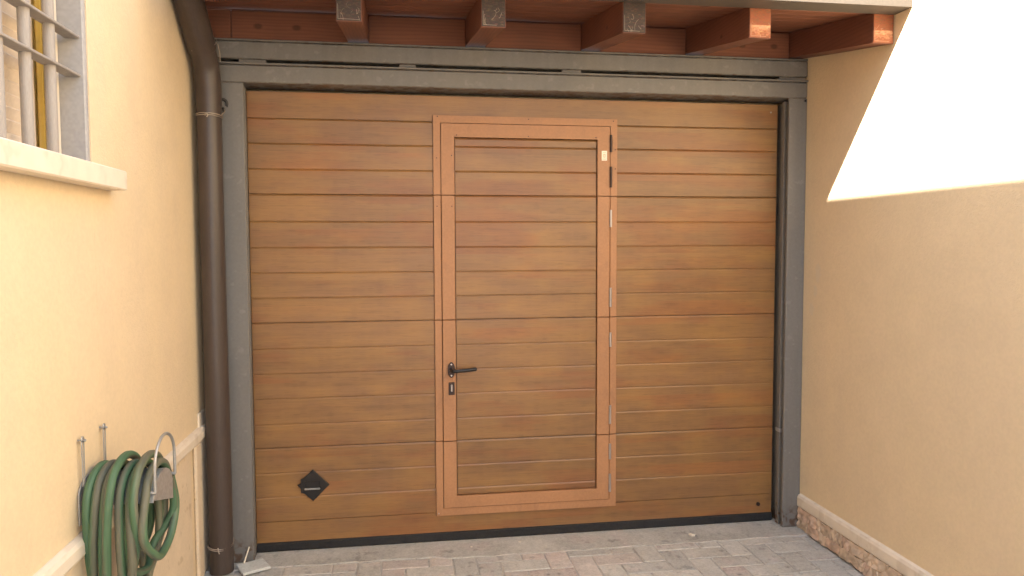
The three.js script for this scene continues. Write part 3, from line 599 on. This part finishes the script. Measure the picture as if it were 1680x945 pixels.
// ------------------------------------------------------------------ hose hanger and garden hose on the left wall
{
  const hg = thing('hose_hanger', 'wire and sheet metal hose hanger screwed to the yellow wall', 'hose hanger', [XL, 0.7, 1.29]);
  const zc = 1.288, xf = -1.250;
  // two tall wire eyes hung on screws
  for (const z of [1.216, 1.360]) {
    const w = 0.0055;
    mesh(hg, 'wire_eye', tubeGeo([[XL + 0.012, 0.765, z - w], [XL + 0.012, 0.83, z - w], [XL + 0.012, 0.885, z - w], [XL + 0.012, 0.897, z], [XL + 0.012, 0.885, z + w], [XL + 0.012, 0.83, z + w], [XL + 0.012, 0.765, z + w]], 0.0019, 40, 8), M.galv);
    mesh(hg, 'eye_ring', new THREE.TorusGeometry(0.0075, 0.002, 8, 20).rotateY(Math.PI / 2), M.galv, [XL + 0.012, 0.8905, z]);
    bar(hg, 'screw', M.galv, [XL - 0.01, 0.888, z], [XL + 0.018, 0.888, z], 0.0026, 10);
    mesh(hg, 'screw_head', new THREE.SphereGeometry(0.0036, 10, 8), M.galv, [XL + 0.018, 0.888, z]);
  }
  // arched saddle sheet and plates
  const arc = []; const R = 0.088, th = 0.003; const N = 16;
  for (let k = 0; k <= N; k++) { const a = Math.PI * (0.06 + 0.88 * k / N); arc.push([Math.cos(a) * R, Math.sin(a) * R * 0.92]); }
  for (let k = N; k >= 0; k--) { const a = Math.PI * (0.06 + 0.88 * k / N); arc.push([Math.cos(a) * (R - th), Math.sin(a) * (R - th) * 0.92]); }
  const sg = prism(arc, 0, xf - XL - 0.014); sg.rotateY(Math.PI / 2); sg.computeVertexNormals();
  mesh(hg, 'saddle', finishUV(sg), M.galv, [XL + 0.012, 0.700, zc]);
  const plate = (x, w, y0, y1, name, round) => {
    const s = new THREE.Shape(); const hw = w / 2; s.moveTo(-hw, y0 + (name === 'front_plate' ? 0.026 : 0)); s.lineTo(hw, y0 - (name === 'front_plate' ? 0.022 : 0)); s.lineTo(hw, y1 - round); s.quadraticCurveTo(hw * 0.85, y1, 0, y1); s.quadraticCurveTo(-hw * 0.85, y1, -hw, y1 - round); s.closePath();
    const g = new THREE.ExtrudeGeometry(s, { depth: 0.003, bevelEnabled: true, bevelSize: 0.001, bevelThickness: 0.0008, bevelSegments: 1, curveSegments: 8 }); g.rotateY(Math.PI / 2);
    return mesh(hg, name, finishUV(g), M.galv, [x, 0, zc]);
  };
  plate(XL + 0.003, 0.18, 0.665, 0.785, 'back_plate', 0.04);
  plate(xf - 0.005, 0.165, 0.694, 0.776, 'front_plate', 0.05);
  // inverted wire hoop at the front
  const hp = []; const hw = 0.088; hp.push([xf + 0.004, 0.742, zc + hw]); hp.push([xf + 0.004, 0.78, zc + hw]);
  for (let k = 0; k <= 12; k++) { const a = Math.PI * k / 12; hp.push([xf + 0.004, 0.805 + Math.sin(a) * 0.073, zc + Math.cos(a) * hw * 0.98]); }
  hp.push([xf + 0.004, 0.78, zc - hw]); hp.push([xf + 0.004, 0.742, zc - hw]);
  mesh(hg, 'front_hoop', tubeGeo(hp, 0.0042, 80, 10), M.galv);
  bar(hg, 'hoop_tail', M.galv, [xf - 0.012, 0.744, zc + hw], [xf + 0.006, 0.741, zc + hw], 0.0042, 10);
  bar(hg, 'hoop_tail', M.galv, [xf - 0.012, 0.744, zc - hw], [xf + 0.006, 0.741, zc - hw], 0.0042, 10);

  // hose: one continuous line wound over the saddle
  const hs = thing('garden_hose', 'green garden hose coiled over the metal wall hanger', 'hose', [XL + 0.1, 0.6, 1.29]);
  const r = rng(812); const P = []; const RH = 0.0112;
  // each turn: x of the strand at the top, hang bottom height, half width low down, extra drift
  const turns = [[-1.412, 0.30, 0.085, 0.100], [-1.390, 0.36, 0.095, 0.101], [-1.368, 0.28, 0.09, 0.100], [-1.350, 0.41, 0.125, 0.124], [-1.332, 0.33, 0.10, 0.100], [-1.306, 0.42, 0.12, 0.101], [-1.290, 0.505, 0.115, 0.123], [-1.268, 0.545, 0.125, 0.101]];
  turns.forEach(([x, yb, hw2, rt], i) => {
    const nx = i + 1 < turns.length ? turns[i + 1][0] : x + 0.01;
    const j = () => (r() - 0.5) * 0.020;
    const top = 0.700 + rt * 0.98;
    const near = x + (r() - 0.5) * 0.034, lowx = (x + nx) / 2 + (r() - 0.5) * 0.05;
    // from the far side over the top to the near side, down, round the bottom and up the far side
    P.push([x, 0.700 + rt * 0.35, zc - rt * 0.99]);
    P.push([x, 0.700 + rt * 0.78, zc - rt * 0.66]);
    P.push([x, top, zc]);
    P.push([x, 0.700 + rt * 0.78, zc + rt * 0.66]);
    P.push([x, 0.700 + rt * 0.30, zc + rt * 1.0]);
    P.push([near, lerp(yb, 0.70, 0.55), zc + hw2 * 1.05 + j()]);
    P.push([lowx + j(), lerp(yb, 0.70, 0.16), zc + hw2 * 0.72 + j()]);
    P.push([lowx + j(), yb, zc + j()]);
    P.push([lowx + j(), lerp(yb, 0.70, 0.18), zc - hw2 * 0.75 + j()]);
    P.push([nx + j() * 0.6, lerp(yb, 0.70, 0.6), zc - hw2 * 1.05]);
  });
  P.push([-1.262, 0.735, zc - 0.10]);
  const g = tubeGeo(P, RH, 1500, 12, false);
  { const uv = g.attributes.uv; for (let i = 0; i < uv.count; i++) uv.setXY(i, uv.getX(i) * 8, uv.getY(i)); }
  mesh(hs, 'hose_line', g, M.hose);
}

// ------------------------------------------------------------------ loose things on the ground
{
  const t = cbox(0.118, 0.014, 0.10, 0.003, [0.2, 0, 0.1]);
  const m = new THREE.Mesh(t, M.tilePale); m.name = 'loose_tile'; m.position.set(-1.236, 0.012, 0.172); m.rotation.set(0.03, 0.5, -0.02); m.userData = { label: 'small pale grey stone tile lying by the left post foot', category: 'tile', kind: 'thing' }; scene.add(shade(m));
  const s = new THREE.Mesh(new THREE.CylinderGeometry(0.003, 0.004, 0.085, 8), M.cream); s.name = 'wood_splinter';
  const a = new THREE.Vector3(-1.285, 0.003, 0.158), b = new THREE.Vector3(-1.262, 0.082, 0.1055); s.position.copy(a).add(b).multiplyScalar(0.5); s.quaternion.setFromUnitVectors(new THREE.Vector3(0, 1, 0), b.clone().sub(a).normalize());
  s.userData = { label: 'thin pale stick leaning on the left steel post', category: 'stick', kind: 'thing' }; scene.add(shade(s));
  const r = rng(7);
  const bits = [[0.779, 0.128, 0.028, 'white torn paper scrap on the concrete strip'], [-0.05, 0.07, 0.010, 'tiny pale stone chip near the door seal'], [-0.28, 0.09, 0.009, 'tiny pale pebble on the concrete strip']];
  for (const [x, z, sz, label] of bits) {
    const g = new THREE.IcosahedronGeometry(sz / 2, 1); const p = g.attributes.position; const jj = {};
    for (let i = 0; i < p.count; i++) { const k = [p.getX(i), p.getY(i), p.getZ(i)].map(v => v.toFixed(4)).join(); if (!jj[k]) jj[k] = 0.7 + r() * 0.6; p.setXYZ(i, p.getX(i) * jj[k] * 1.3, p.getY(i) * 0.45 * jj[k], p.getZ(i) * jj[k] * 0.7); }
    g.computeVertexNormals(); const m2 = new THREE.Mesh(g, M.cream); m2.name = numbered(sz > 0.02 ? 'paper_scrap' : 'stone_chip'); m2.position.set(x, 0.003 + sz * 0.16, z); m2.rotation.y = -0.5; m2.userData = { label, category: sz > 0.02 ? 'paper' : 'stone', kind: 'thing' }; scene.add(shade(m2));
  }
}

renderer.render(scene, camera);
